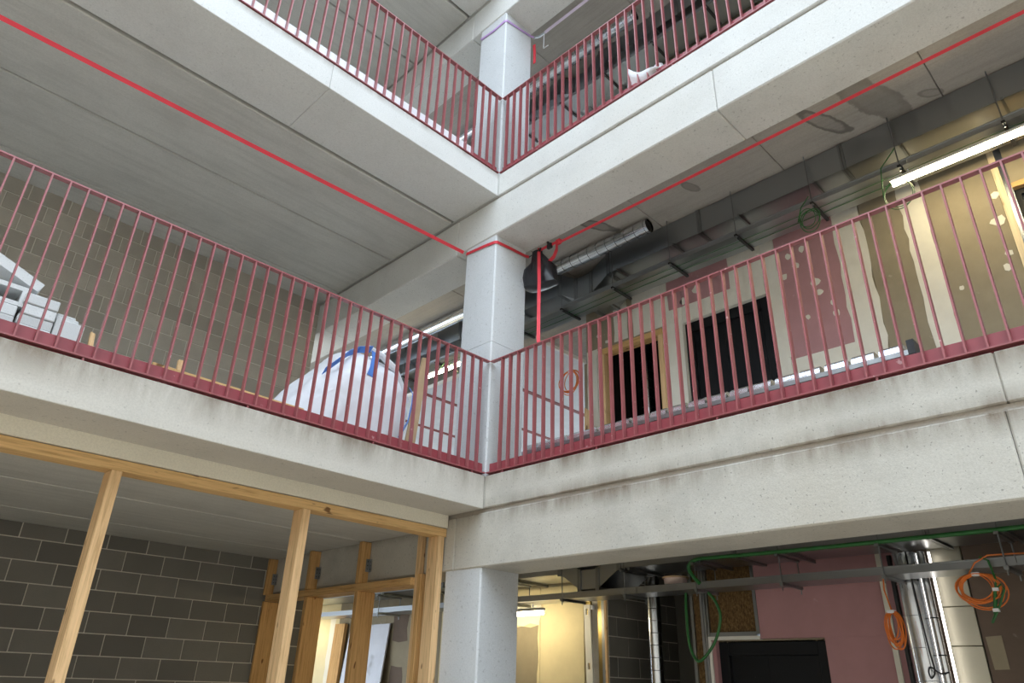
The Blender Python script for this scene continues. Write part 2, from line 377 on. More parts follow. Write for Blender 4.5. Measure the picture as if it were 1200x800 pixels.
# jamb and insulation
for y0, y1, m, pr_ in ((.585, .615, 'galv_dull', .0), (.615, .69, 'mineral_wool', -.02), (.69, .715, 'galv', .0), (.725, .745, 'galv', .004), (.752, .772, 'galv_dull', .0)):
    B((XW - .1, y0, 0), (XW + pr_, y1, 2.9)).build('metal_stud' if 'galv' in m else 'insulation_batt', m, g)
B((XW - .1, .775, 2.16), (XW - .02, 1.235, 2.9)).build('insulation_batt', 'mineral_wool', g)
B((XW - .1, 1.235, 2.14), (XW + .002, 1.265, 2.9)).build('metal_stud', 'galv_dull', g); B((XW - .1, .775, 2.125), (XW + .002, 1.235, 2.16)).build('metal_track', 'galv_dull', g)
B((XW - .1, .755, 2.095), (XW + .012, 1.265, 2.124)).build('white_lintel', 'white_trim', g); B((XW - .1, .755, 0), (XW + .012, .785, 2.095)).build('white_jamb', 'white_trim', g)
panel(g, 'plasterboard', 'pink_board', .785, .825, 0, 2.094, .1)
panel(g, 'plasterboard', 'pink_board', 1.265, 2.36, 2.10, 2.9, .1)
panel(g, 'plasterboard', 'pink_board', 1.83, 2.36, 0, 2.10, .1)
B((XW - .1, .825, 2.075), (XW - .05, 1.83, 2.12)).build('lintel_board', 'brown_board', g)
panel(g, 'filler_smear', 'pink_board', 1.9, 2.33, 1.2, 1.79, .003, .0025, .03, 8)
B((XW - .1, 2.36, 0), (XW + .05, 2.40, 2.9)).build('white_edge', 'filler', g); B((XW - .06, 2.40, 0), (XW + .03, 2.475, 2.9)).build('pink_return', 'pink_board', g)
B((XW - .1, 2.475, 0), (XW - .06, 2.97, 2.9)).build('lining_board', 'dark_board', g)
panel(g, 'plasterboard', 'dark_board', 2.97, 4.1, 0, 2.9, .1); panel(g, 'plasterboard', 'dark_board', 4.1, YL - .1, 0, 2.9, .1)
panel(g, 'filler_patch', 'brown_board', 3.0, 3.09, 1.86, 2.08, .004, .004, .008, 5)
# foil faced insulation boards beside the pipes
for i, zz in enumerate((0, .35, .7, 1.05, 1.4, 1.75, 2.02, 2.29, 2.56)):
    B((XW - .06, 2.735, zz + .002), (XW + .01, 2.965, min(zz + (.348 if zz < 1.75 else .268), 2.85))).build('foil_board', 'foil', g, bevel=.004)
# block side wall of the riser shaft
block_wall('wall_shaft_ground', 'dark block wall seen inside the ground-floor riser shaft', 'y', -.41, -3.5, XW - .02, 0, 2.9, -2.55, 2.93, 1, skip_under=1.2, mat='dark_block')
# first floor
u = thing('wall_right_first', (XW, 2, 3.3), 'pink and brown plasterboard wall with white filled joints, first-floor gallery', 'wall', kind='structure')
ZT = 6.298
for y0, y1, z0, z1, m in ((-.62, -.44, 3.3, ZT, 'brown_board'), (-.44, .50, 5.42, ZT, 'brown_board'), (.50, .765, 3.3, ZT, 'filler'), (.765, 1.765, 5.40, 5.60, 'filler'),
                          (.765, 1.41, 5.60, ZT, 'pink_board'), (1.41, 1.765, 5.60, ZT, 'filler'), (1.765, 1.92, 3.3, ZT, 'filler'), (1.92, 2.55, 4.59, ZT, 'pink_board'), (1.92, 2.55, 3.3, 4.59, 'filler'),
                          (2.55, 2.80, 3.3, ZT, 'brown_board'), (2.80, 3.26, 3.3, ZT, 'brown_board'), (3.26, 3.90, 3.3, ZT, 'brown_board'), (4.0, 5.1, 5.6, ZT, 'brown_board'), (5.1, YL - .1, 3.3, ZT, 'brown_board')):
    panel(u, 'plasterboard', m, y0, y1, z0, z1, .1)
for i, (y0, y1, z0, z1, m, rg) in enumerate(((-.61, -.45, 3.3, 5.45, 'filler', .006), (-.18, .02, 5.45, 6.28, 'filler', .008), (.10, .50, 5.44, 6.28, 'filler', .006), (.60, .78, 5.60, 5.98, 'pink_board', .008),
                                            (2.53, 2.80, 3.35, ZT - .01, 'filler', .014), (3.15, 3.35, 3.35, ZT - .01, 'filler', .012), (1.38, 1.55, 5.56, 6.0, 'filler', .01), (1.88, 1.95, 4.62, 5.6, 'filler', .012))):
    panel(u, 'joint_strip', m, y0, y1, z0, z1, .005, .004, rg, 20 + i)
rp = random.Random(4)
for i, (y, z, a) in enumerate(((2.12, 5.58, .045), (2.28, 5.32, .055), (2.30, 5.20, .04), (2.42, 4.93, .045), (2.05, 5.72, .04), (2.2, 5.74, .04), (1.98, 5.5, .05), (2.15, 4.98, .03), (.98, 5.75, .06), (.80, 5.66, .05),
                               (3.83, 5.30, .06), (3.84, 4.98, .035), (3.80, 4.86, .04), (3.87, 5.55, .04), (2.4, 5.05, .03), (3.45, 4.8, .025), (-.42, 5.62, .04), (-.3, 5.5, .03))):
    pts = [(y + a * math.cos(q * .785) * rp.uniform(.6, 1), z + a * 1.2 * math.sin(q * .785) * rp.uniform(.5, .9)) for q in range(8)]
    MB().prism(pts, 0, XW - .001, XW + .004).build('filler_patch', 'filler', u)
B((XW - .1, 3.90, 3.3), (XW + .01, 3.95, ZT)).build('timber_post', 'pine_lit', u); B((XW - .1, 3.95, 3.3), (XW - .01, 4.0, ZT)).build('metal_stud', 'galv', u)  # the post's pine colour has its whitening by light painted in
B((XW - .1, 4.0, 5.55), (XW + .012, 5.1, 5.60)).build('timber_head', 'pine_y', u)
# rough timber lining of the riser opening
B((XW - .1, -.44, 3.3), (XW + .012, -.395, 5.41)).build('filler_reveal', 'filler', u)
B((XW - .1, -.395, 3.3), (XW + .015, -.335, 5.34)).build('timber_jamb', 'pine_z', u); B((XW - .1, .44, 3.3), (XW + .015, .50, 5.34)).build('timber_jamb', 'pine_z', u)
B((XW - .1, -.395, 5.34), (XW + .015, .50, 5.415)).build('timber_head', 'pine_y', u)
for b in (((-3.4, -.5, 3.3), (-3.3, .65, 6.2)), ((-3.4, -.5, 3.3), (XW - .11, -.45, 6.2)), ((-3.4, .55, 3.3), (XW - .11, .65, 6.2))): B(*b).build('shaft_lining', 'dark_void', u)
# end wall closing the room behind that wall from the open corridor
B((-3.4, -.66, 3.3), (XW, -.62, 5.30)).build('wall_return_first', 'brown_board', kind='structure', label='narrow brown board return at the end of the pink wall', cat='wall')
# second floor
u2 = thing('wall_right_second', (XW, 2, 6.6), 'grey plasterboard wall behind the ducts of the second floor', 'wall', kind='structure')
for y0, y1 in ((-.62, .6), (.6, 1.8), (1.8, 3.0), (3.0, 4.2), (4.2, 5.4), (5.4, YL - .1)): panel(u2, 'plasterboard', 'brown_board' if y0 > .5 else 'filler', y0, y1, 6.6, 9.598, .1)

# ------------------------------------------------------------------ doors and window
def door(name, label, z0, yl=.77, yr=1.765, y_in=.0):
    d = thing(name, (XW - .08, (yl + yr) / 2, z0), label, 'door', kind='structure')
    zt = z0 + 2.09; xf = XW - .05
    B((xf - .05, yl, z0), (xf, yl + .09, zt)).build('door_frame', 'dark_door', d, bevel=.004); B((xf - .05, yr - .09, z0), (xf, yr, zt)).build('door_frame', 'dark_door', d, bevel=.004)
    B((xf - .05, yl + .09, zt - .12), (xf, yr - .09, zt)).build('door_head', 'dark_door', d, bevel=.004)
    lf = B((xf - .09, yl + .09, z0), (xf - .05, yr - .09, zt - .12)).build('door_leaf', 'dark_door', d)
    m = (yl + yr) / 2 - .05
    B((xf - .05, m, z0), (xf - .035, yr - .09, zt - .12)).build('meeting_leaf', 'dark_door', lf, bevel=.003)
    return d
door('door_1', 'black door between pink and white plaster on the first floor', 3.3)
B((XW - .05, .765, 5.39), (XW + .002, 1.765, 5.402)).build('trim_1', 'filler', kind='structure', label='white plaster reveal over the first-floor black door', cat='reveal')
door('door_2', 'black double door in the pink ground-floor wall', 0, .825, 1.83)
wn = thing('window_1', (XW, 4.5, 3.5), 'dark window beside a timber post at the far right of the first floor', 'window', kind='structure')
B((XW - .08, 4.0, 3.3), (XW - .07, 5.1, 5.55)).build('pane', 'window_glass', wn); B((XW - .09, 4.0, 3.3), (XW - .04, 4.04, 5.55)).build('window_frame', 'dark_door', wn); B((XW - .09, 4.04, 5.5), (XW - .04, 5.1, 5.55)).build('window_frame', 'dark_door', wn)

# suspended ceiling of the open corridor beyond the first-floor wall
sc = thing('suspended_ceiling', (-3, -3, 5.3), 'pale suspended ceiling with red battens beyond the first-floor column', 'ceiling', kind='structure')
for i, (y0, y1) in enumerate(((-.65, -1.21), (-1.215, -1.79), (-1.86, -2.33), (-2.335, -2.94), (-3.01, -3.5), (-3.505, -4.05), (-4.12, -4.6), (-4.605, -5.2), (-5.27, -7))):
    B((-7.5, y1, 5.305), (-1.44, y0, 5.33)).build('ceiling_board', 'soffit_board', sc)
for y in (-1.825, -2.975, -4.085, -5.235): B((-7.5, y - .032, 5.295), (-1.44, y + .032, 5.32)).build('batten', 'red_batten', sc)
B((-1.44, -7, 5.30), (-1.415, -.63, 5.345)).build('edge_trim', 'white_trim', sc); B((-2.2, -.65, 5.30), (-1.44, -.625, 5.345)).build('edge_trim', 'white_trim', sc)

# ------------------------------------------------------------------ railings
def railing(label, ax, z, first, n, length, film=False):
    fz = lambda a0, a1, d0, d1, z0, z1: B((a0, d0, z0), (a1, d1, z1)) if ax == 'x' else B((d0, a0, z0), (d1, a1, z1))
    r = thing('railing', (length / 2, -.03, z) if ax == 'x' else (-.03, length / 2, z), label, 'railing', 'red steel railings round the atrium')
    fz(.0, length, -.045, -.001, z + 1.09, z + 1.1).build('top_rail', 'red_steel', r)
    fz(.0, length, -.045, -.001, z + .022, z + .032).build('bottom_rail', 'red_steel', r)
    k = fz(.0, length, -.052, -.046, z + .01, z + .118).build('kick_plate', 'red_plate', r)
    if film: fz(.35, length, -.0458, -.0425, z + .034, z + .165).build('film_strip', 'white_plastic', r)
    me = fz(-.005, .005, -.041, -.001, 0, 1.058).mesh('baluster', 'red_steel', origin=(0, 0, 0))[0]
    for i in range(n):
        a = first + i * .1025
        if a < length: link('baluster', me, (a, 0, z + .032) if ax == 'x' else (0, a, z + .032), r)
    for a in [first + .05 + j * 1.025 for j in range(int(length / 1.025))]:      # short feet fixing the bottom rail to the kerb
        fz(a - .006, a + .006, -.04, -.008, z, z + .024).build('foot', 'red_steel', r)
    return r
railing('red steel railing of the first-floor gallery in front of the white bag', 'x', 3.3, 3.788 - .1025 * 36, 60, 6.2)
railing('red steel railing of the first-floor gallery in front of the black door', 'y', 3.3, 3.121 - .1025 * 29, 60, 6.2)
railing('red steel railing of the second floor, left of the white column', 'x', 6.6, .07, 60, 6.2, film=True)
railing('red steel railing of the second floor, right of the white column', 'y', 6.6, .07, 60, 6.2)

# ------------------------------------------------------------------ timber stud frames on the ground floor
fr = thing('stud_wall', (2.5, -.54, 0), 'pine stud frame under the left gallery edge', 'stud frame')
B((0.0, -.61, 2.83), (7, -.47, 2.9)).build('top_plate', 'pine_x', fr, bevel=.003)
for x in (.02, 1.355, 2.722, 4.08, 5.45): B((x, -.61, 0), (x + .068, -.47, 2.829)).build('stud', 'pine_z', fr, bevel=.003)
B((0.0, -.61, 0.0), (7, -.475, .045)).build('bottom_plate', 'pine_x', fr)
f2 = thing('stud_wall', (0, -2, 0), 'pine post frame with steel brackets below the concrete beam', 'stud frame')
B((-.1, -3.45, 2.44), (.1, -.80, 2.505)).build('rail', 'pine_y', f2, bevel=.003)
for c in (-.66, -1.611, -2.541, -3.47):
    if c < -.7:
        B((-.1, c - .055, 0), (.1, c, 2.438)).build('post', 'pine_warm_z', f2, bevel=.003)
        B((.003, c - .055, 2.507), (.11, c, 2.9)).build('short_stud', 'pine_warm_z', f2, bevel=.003)
        br = B((.004, c + .0005, 2.62), (.045, c + .004, 2.74)).build('bracket', 'galv_dull', f2)
        B((.0035, c + .004, 2.62), (.0065, c + .042, 2.74)).build('bracket_leg', 'galv_dull', br)
        for q in (2.645, 2.68, 2.715):
            MB().tube([(.026, c + .003, q), (.026, c + .007, q)], .005, 6).build('screw', 'black_steel', br); MB().tube([(.005, c + .025, q), (.009, c + .025, q)], .005, 6).build('screw', 'black_steel', br)
B((.004, -.80, 0), (.06, -.745, 2.9)).build('post', 'pine_z', f2, bevel=.003); B((-.13, -.743, 0), (.075, -.69, 2.53)).build('post', 'pine_warm_z', f2, bevel=.003)

# ------------------------------------------------------------------ ducts, trays and lamps per level
RODS = (-3.6, -2.83, -2.0, -1.24, -.47, .3, 1.06, 1.83, 2.6, 3.36, 4.13, 4.9, 5.67)
def services(k, z):
    nm = ('ground', 'first', 'second')[k]
    top = (2.9, 6.298, 9.598)[k]
    d = thing('air_duct', (-1.85, 1, z + 2.53), 'rectangular galvanised air duct hung below the ceiling on the %s floor' % nm, 'duct', 'rectangular ducts')
    zb = z + 2.705; zu = min(top - .012, z + 2.985); dp = .165
    segs = [(-8.8, -7.2), (-7.2, -5.6), (-5.6, -4.0), (-4.0, -2.4), (-2.4, -.535)]
    x0, x1 = -2.12, -1.6
    for a, b in segs: B((x0, a, zb), (x1, b, zu)).build('duct_section', 'galv', d)
    MB().prism([(-.535, zb), (-.28, zb - dp), (-.28, zu - dp), (-.535, zu)], 0, x0, x1).build('duct_offset', 'galv', d)
    B((x0, -.28, zb - dp), (x1, -.05, zu - dp)).build('duct_section', 'galv', d)
    MB().prism([(-.05, zb - dp), (.21, zb), (.21, zu), (-.05, zu - dp)], 0, x0, x1).build('duct_offset', 'galv', d)
    ys = [.21, 1.42, 2.92, 4.42, 5.92, 7.42, 9.8]
    for a, b in zip(ys[:-1], ys[1:]): B((x0, a, zb), (x1, b, zu)).build('duct_section', 'galv', d)
    for y, dz in ((-2.4, 0), (-.54, 0), (-.28, -dp), (-.05, -dp), (.21, 0), (1.42, 0), (2.92, 0), (4.42, 0), (5.92, 0)):
        B((x0 - .015, y - .022, zb + dz - .018), (x1 + .014, y - .002, zu + dz + (.008 if dz else 0))).build('flange', 'galv_dull', d); B((x0 - .015, y + .002, zb + dz - .018), (x1 + .014, y + .022, zu + dz + (.008 if dz else 0))).build('flange', 'galv_dull', d)
    for y in RODS:
        if -.5 < y < 0: continue
        B((x0 - .02, y + .03, zb - .028 - (dp if -.3 < y < 0 else 0)), (x1 + .03, y + .05, zb - .002 - (dp if -.3 < y < 0 else 0))).build('hanger_bar', 'galv_dull', d)
    # cable tray below
    t = thing('cable_tray', (-1.72, 1, z + 2.46), 'long galvanised cable tray slung under the %s-floor duct' % nm, 'cable tray', 'cable trays')
    tb = z + 2.462
    ts = [-8.5, -5.5, -2.6, .42, 3.42, 6.4, 9.6]
    for a, b in zip(ts[:-1], ts[1:]):
        a += .002; b -= .002
        s = B((-1.87, a, tb), (-1.575, b, tb + .003)).build('tray_base', 'galv', t)
        B((-1.575, a, tb), (-1.572, b, tb + .058)).build('tray_side', 'galv', s); B((-1.873, a, tb), (-1.87, b, tb + .058)).build('tray_side', 'galv', s)
        B((-1.572, a, tb + .05), (-1.563, b, tb + .058)).build('tray_lip', 'galv', s); B((-1.572, a, tb), (-1.566, b, tb + .006)).build('tray_lip', 'galv', s)
    for y in RODS:
        r = MB().tube([(-1.552, y, tb - .06), (-1.552, y, top)], .0055, 6).build('threaded_rod', 'galv_dull', t, smooth=True)
        B((-1.565, y - .012, tb - .028), (-1.539, y + .012, tb - .014)).build('nut', 'galv_dull', r)
        if k == 0 and not -.5 < y < 0: MB().tube([(-1.885, y, tb - .06), (-1.885, y, zb - .04)], .0055, 6).build('threaded_rod', 'galv_dull', t, smooth=True)
        B((-1.90, y - .014, tb - .022), (-1.535, y + .014, tb - .001)).build('bracket_bar', 'black_steel' if k else 'galv_dull', t)
        if k == 0 and not -.5 < y < 0: B((-1.90, y - .014, zb - .05), (-1.505, y + .014, zb - .03)).build('upper_bar', 'galv_dull', t)
for k, z in enumerate((0, 3.3, 6.6)): services(k, z)
# spiral ducts on first and second floor
def spiral(name, label, axis_pts, r, step, group=None):
    a, b = Vector(axis_pts[0]), Vector(axis_pts[1]); L = (b - a).length; n = int(L / step)
    root = thing(name, tuple(a), label, 'duct', group)
    MB().tube([a + (b - a) * (q / 12) for q in range(13)], r, 32, cap=False).build('pipe', 'bright_metal', root, smooth=True)
    d = (b - a).normalized(); e1 = d.orthogonal().normalized(); e2 = d.cross(e1)
    for i in range(n + 1):
        c = a + d * min(i * step + .004, L - .004)
        if (c - a).length < L - 2.6 and L > 5: continue
        MB().tube([c + (e1 * math.cos(q * .3142) + e2 * math.sin(q * .3142)) * (r + .0005) for q in range(20)], .0028, 5, closed=True).build('seam', 'black_steel', root, smooth=True)
    MB().tube([a + (b - a) * .02, a + (b - a) * (1 - .015 / L)], r - .012, 20).build('pipe_inside', 'dark_void', root, smooth=True)
    return root
spiral('spiral_duct', 'round spiral duct with open end below the ceiling, first floor', ((-1.375, -6.5, 6.20), (-1.375, .95, 6.20)), .078, .13, 'round ceiling ducts')
spiral('spiral_duct', 'round spiral duct with open end below the ceiling, second floor', ((-1.375, -6.5, 9.50), (-1.375, .95, 9.50)), .078, .13, 'round ceiling ducts')
spiral('riser_pipe', 'upright spiral pipe against the block wall in the ground-floor shaft', ((-2.45, .0, 0), (-2.45, .0, 2.8)), .072, .115)
spiral('riser_pipe', 'upright spiral pipe inside the timber-framed opening, first floor', ((-2.75, -.12, 3.3), (-2.75, -.12, 6.2)), .075, .12)
def lamp(label, x, y0, y1, z):
    l = thing('tube_lamp', (x, (y0 + y1) / 2, z), label, 'lamp', 'tube lamps')
    MB().prism([(x - .035, z + .02), (x + .035, z + .02), (x + .025, z + .05), (x - .025, z + .05)], 1, y0, y1).build('lamp_housing', 'lamp_body', l)
    MB().tube([(x, y0 + .01, z), (x, y1 - .01, z)], .022, 10).build('glow_tube', 'lamp_glow', l, smooth=True)
    for y in (y0 + .15, y1 - .15): B((x - .004, y - .004, z + .05), (x + .004, y + .004, z + .095)).build('hook', 'white_plastic', l)
lamp('lit tube lamp under the tray above the brown wall, first floor', -1.63, 3.25, 4.62, 5.655)
lamp('lit tube lamp seen left of the white column, first floor', -1.62, -3.3, -2.15, 5.62)
lamp('lit tube lamp beside the ground-floor column', -1.70, -2.05, -.86, 2.36)
lamp('lit tube lamp far back behind the timber posts', -1.75, -6.2, -5.75, 2.36)

# ------------------------------------------------------------------ straps
rs = thing('lashing_strap', (-.2, -.2, 5.7), 'red webbing strap slung along both galleries and round the first-floor column', 'strap')
V = (0, 0, .034)
MB().ribbon([(x, -.482, 5.795 - .03 * x + .0009 * (x - 4) ** 2) for x in (9.85, 8, 6, 4.25, 3, 2, 1, .4, .02)], (0, .018, .030), .003).build('webbing', 'red_strap', rs)
MB().ribbon([(-.02, -.482, 5.795), (-.004, -.46, 5.79), (-.002, -.2, 5.765), (-.003, -.03, 5.745), (-.02, -.004, 5.745), (-.2, -.003, 5.76), (-.44, -.004, 5.775), (-.476, .01, 5.775)], V, .003).build('webbing', 'red_strap', rs)
MB().tube([(-.478, .012, 5.775), (-.482, .06, 5.785), (-.482, .085, 5.79)], .006, 6).build('hook', 'black_steel', rs, smooth=True)
MB().ribbon([(-.482, .085, 5.79), (-.482, .15, 5.795), (-.482, .26, 5.797), (-.482, .40, 5.79)], V, .003).build('webbing', 'red_strap', rs)
bk = B((-.50, .27, 5.755), (-.464, .335, 5.815)).build('ratchet_buckle', 'black_steel', rs, bevel=.008)
B((-.515, .285, 5.81), (-.455, .30, 5.835)).build('ratchet_lever', 'black_steel', bk)
B((-.51, .395, 5.755), (-.46, .455, 5.815)).build('knot', 'red_strap', rs, bevel=.012)
MB().ribbon([(-.482, y, 5.775 - .008 * y) for y in (.44, 1.5, 3, 4.5, 6, 8, 9.9)], (.012, 0, .022), .003).build('webbing', 'red_strap', rs)
MB().ribbon([(-.482, .40, 5.78), (-.482, .40, 5.70), (-.482, .36, 5.63), (-.482, .30, 5.60), (-.482, .24, 5.60)], (.036, .0, .012), .003).build('webbing_loop', 'red_strap', rs)
MB().ribbon([(-.47, .165, 5.815), (-.45, .18, 5.74), (-.30, .33, 5.25), (-.15, .47, 4.8), (-.05, .565, 4.45), (-.03, .594, 4.402)], (-.022, .024, 0), .003).build('webbing_tail', 'red_strap', rs)
ps = thing('lashing_strap', (-.2, -.2, 9.0), 'purple webbing strap round the top of the second-floor column', 'strap')
MB().ribbon([(-.02, -.482, 9.06), (-.004, -.45, 9.0), (-.002, -.2, 8.97), (-.003, -.03, 8.985), (-.02, -.004, 8.985), (-.2, -.003, 9.02), (-.44, -.004, 9.07), (-.476, .02, 9.06)], V, .003).build('webbing', 'purple_strap', ps)
MB().ribbon([(-.51, y, 9.055) for y in (.17, 1.5, 3, 6, 9.9)], (.02, 0, .03), .003).build('webbing', 'grey_strap', ps)
MB().tube([(-.478, .02, 9.06), (-.50, .09, 9.045), (-.51, .17, 9.055)], .014, 8).build('ratchet_buckle', 'galv', ps, smooth=True)
MB().tube([(-.51, .16, 9.04), (-.515, .15, 8.9), (-.515, .15, 8.8), (-.50, .24, 8.77)], .004, 5).build('loose_cord', 'white_plastic', ps, smooth=True)
MB().ribbon([(-.49, .01, 8.95), (-.495, .015, 8.8), (-.49, .02, 8.62)], (0, .04, 0), .006).build('strap_end', 'red_strap', ps)

# black carrier bag hanging off the strap
bb = thing('carrier_bag', (-.45, .2, 5.3), 'black plastic carrier bag hanging from the red strap by the column', 'bag')
m = MB(); rings = []
prof = ((5.75, .215, .015, .012), (5.72, .18, .045, .03), (5.62, .19, .10, .06), (5.52, .195, .155, .085), (5.43, .20, .195, .10), (5.37, .20, .205, .10), (5.31, .21, .18, .085), (5.285, .22, .11, .05))
for i, (z, cy, hy, hx) in enumerate(prof):
    for j in range(28):
        a = 2 * math.pi * j / 28; p = Vector((-.50 + hx * math.copysign(abs(math.cos(a)) ** .7, math.cos(a)), cy - .05 + 1.12 * hy * math.copysign(abs(math.sin(a)) ** .7, math.sin(a)), z - .12 * (hy * math.sin(a) + .05) * (1 if i > 2 else 0)))
        q = (noise.noise(p * 9) * .05 + noise.noise(p * 24) * .02) * (1 if i > 0 else .2); m.v.append((p.x + q * math.cos(a), p.y + q * math.sin(a), p.z + .055 + q * .4))
for i in range(len(prof) - 1):
    for j in range(28): m.f.append((i * 28 + j, i * 28 + (j + 1) % 28, (i + 1) * 28 + (j + 1) % 28, (i + 1) * 28 + j))
m.f += [tuple(range(27, -1, -1)), tuple((len(prof) - 1) * 28 + j for j in range(28))]
m.build('bag_body', 'black_plastic', bb, smooth=True)
MB().tube([(-.445, .16, 5.76), (-.47, .172, 5.80), (-.478, .18, 5.815), (-.45, .19, 5.76)], .008, 6).build('bag_handle', 'black_plastic', bb, smooth=True)

# ------------------------------------------------------------------ white bulk bag of rubbish on the left gallery
wb = thing('bulk_bag', (1.0, -.9, 3.3), 'big white woven bulk bag of waste behind the left railing', 'bag')
prof = [(0, 1.10, .46, .40), (.08, 1.09, .56, .46), (.25, 1.05, .63, .50), (.43, .99, .62, .50), (.58, .93, .57, .48), (.72, .88, .51, .45), (.85, .84, .44, .40), (.95, .83, .37, .34), (1.03, .84, .29, .27), (1.09, .88, .19, .19), (1.12, .9, .1, .1)]
def ring_at(f):
    f *= len(prof) - 1; i = min(int(f), len(prof) - 2); t_ = f - i
    return [prof[i][q] * (1 - t_) + prof[i + 1][q] * t_ for q in range(4)]
m = MB(); NR, NS = 46, 72
for i in range(NR):
    z, cx, hx, hy = ring_at(i / (NR - 1))
    for j in range(NS):
        a = 2 * math.pi * j / NS; ca, sa = math.cos(a), math.sin(a); e = .78
        p = Vector((cx + hx * math.copysign(abs(ca) ** e, ca), -.93 + hy * math.copysign(abs(sa) ** e, sa), 3.3 + z))
        wr = noise.noise(Vector((p.x * 3, p.y * 3, p.z * 2))) * .05 + noise.noise(Vector((p.x * 9 + p.z * 6, p.y * 9, p.z * 3))) * .022 + noise.noise(Vector((p.x * 22 - p.z * 9, p.y * 22, p.z * 6))) * .007
        if i == 0: wr = 0
        m.v.append((p.x + wr * ca, p.y + wr * sa, max(3.302, p.z + wr * .5 * (i / NR))))
for i in range(NR - 1):
    for j in range(NS): m.f.append((i * NS + j, i * NS + (j + 1) % NS, (i + 1) * NS + (j + 1) % NS, (i + 1) * NS + j))
m.f += [tuple(range(NS - 1, -1, -1)), tuple((NR - 1) * NS + j for j in range(NS))]
m.build('bag_body', 'bag_fabric', wb, smooth=True)
MB().ribbon([(1.35, -.62, 4.03), (1.26, -.56, 4.14), (1.15, -.60, 4.26), (1.02, -.66, 4.36), (.92, -.6, 4.38)], (0, .05, .05), .005).build('lifting_loop', 'blue_strap', wb)
MB().ribbon([(.98, -.47, 4.06), (.94, -.5, 4.15), (.90, -.55, 4.26), (.88, -.60, 4.36)], (.075, .0, .02), .005).build('lifting_loop', 'blue_strap', wb)
MB().ribbon([(.60, -.50, 3.60), (.50, -.52, 3.78), (.43, -.58, 3.98), (.40, -.62, 4.10), (.43, -.64, 4.16)], (.03, .03, 0), .006).build('lifting_loop', 'blue_strap', wb)
MB().tube([(.95, -.62, 4.40), (.8, -.62, 4.37), (.62, -.65, 4.30), (.5, -.7, 4.2), (.38, -.72, 4.05)], [.02, .03, .035, .03, .02], 8).build('bag_rim', 'bag_fabric', wb, smooth=True)
def sheet(name, label, corners, th, mat, cat, group=None):
    a, b, c, d = (Vector(p) for p in corners); n = (b - a).cross(d - a).normalized() * th
    m = MB(); m.v = [tuple(p) for p in (a, b, c, d)] + [tuple(p + n) for p in (a, b, c, d)]
    m.f = [(0, 3, 2, 1), (4, 5, 6, 7), (0, 1, 5, 4), (1, 2, 6, 5), (2, 3, 7, 6), (3, 0, 4, 7)]
    return m.build(name, mat, None, label=label, cat=cat, group=group)
sheet('cardboard_sheet', 'torn cardboard flap poking out of the top of the white bag', ((.95, -.9, 4.2), (.55, -.85, 4.15), (.52, -.85, 4.36), (.90, -.9, 4.47)), .01, 'cardboard', 'cardboard')
sheet('cardboard_sheet', 'crumpled cardboard piece on the right shoulder of the bag', ((.62, -.75, 4.1), (.38, -.8, 4.05), (.40, -.82, 4.22), (.60, -.77, 4.34)), .01, 'cardboard', 'cardboard')
sheet('cardboard_strip', 'upright tan board leaning out beside the white bag', ((.30, -.9, 3.3), (.17, -.9, 3.3), (-.065, -1.05, 4.76), (.02, -1.05, 4.74)), .02, 'cardboard', 'cardboard')

# ------------------------------------------------------------------ stacks of pale slabs at the far left
def slab(label, a, b, mat='aac', hole=False, group=None):
    root = None
    m = MB()
    if hole:
        x0, y0, z0 = a; x1, y1, z1 = b; h = (z1 - z0)
        m.box((x0, y0, z0), (x1, y1, z0 + h * .2)); m.box((x0, y0, z1 - h * .22), (x1, y1, z1)); m.box((x0, y0, z0 + h * .2), (x0 + .04, y1, z1 - h * .22)); m.box((x1 - .05, y0, z0 + h * .2), (x1, y1, z1 - h * .22))
        return m.build('hollow_block', mat, None, label=label, cat='block', group=group)
    return m.box(a, b).build('concrete_slab', mat, None, bevel=.006, label=label, cat='block', group=group)
for i in range(9): slab('pale grooved slab in the middle stack by the left railing', (3.285, -1.25, 3.3 + i * .078), (3.495 - .012 * (i % 2), -.93 + .008 * (i % 3), 3.3 + i * .078 + .075), group='slabs in the middle stack')
for i in range(4): slab('pale grey slab in the low right-hand stack by the left railing', (3.09, -1.22, 3.3 + i * .15), (3.275, -.95, 3.3 + i * .15 + .147), group='slabs in the low stack')
slab('thin pale slab lying on top of the low right-hand stack', (3.13, -1.2, 3.90), (3.275, -.98, 3.93)); slab('thinner pale slab uppermost on the low right-hand stack', (3.15, -1.2, 3.932), (3.272, -1.0, 3.955))
for i in range(7): slab('pale grooved slab in the tallest stack at the left edge', (3.51, -1.28, 3.3 + i * .085), (3.95, -.95 + .01 * (i % 2), 3.3 + i * .085 + .081), group='slabs in the tallest stack')
slab('pale hollow block with a dark opening on the tallest stack', (3.475, -1.25, 3.897), (3.70, -.96, 4.045), hole=True)
sheet('concrete_slab', 'tilted pale slab resting on the hollow block at the left edge', ((3.43, -.98, 4.05), (3.43, -1.25, 4.05), (3.95, -1.25, 4.26), (3.95, -.98, 4.26)), .07, 'aac', 'block')
# boards on the left gallery
sheet('timber_board', 'long pale timber board on edge behind the left kick plate', ((2.75, -.33, 3.3), (1.62, -.30, 3.3), (1.62, -.36, 3.535), (2.75, -.39, 3.555)), .025, 'pine_x', 'board')
sheet('timber_batten', 'short pale batten standing up behind the left railing', ((2.50, -.62, 3.3), (2.46, -.62, 3.3), (2.47, -.66, 3.74), (2.51, -.66, 3.74)), .03, 'pine_z', 'board')
sheet('timber_batten', 'small slanting batten end beside the slab stacks', ((3.02, -.9, 3.3), (2.98, -.9, 3.3), (3.02, -.95, 3.85), (3.05, -.95, 3.86)), .03, 'pine_z', 'board')
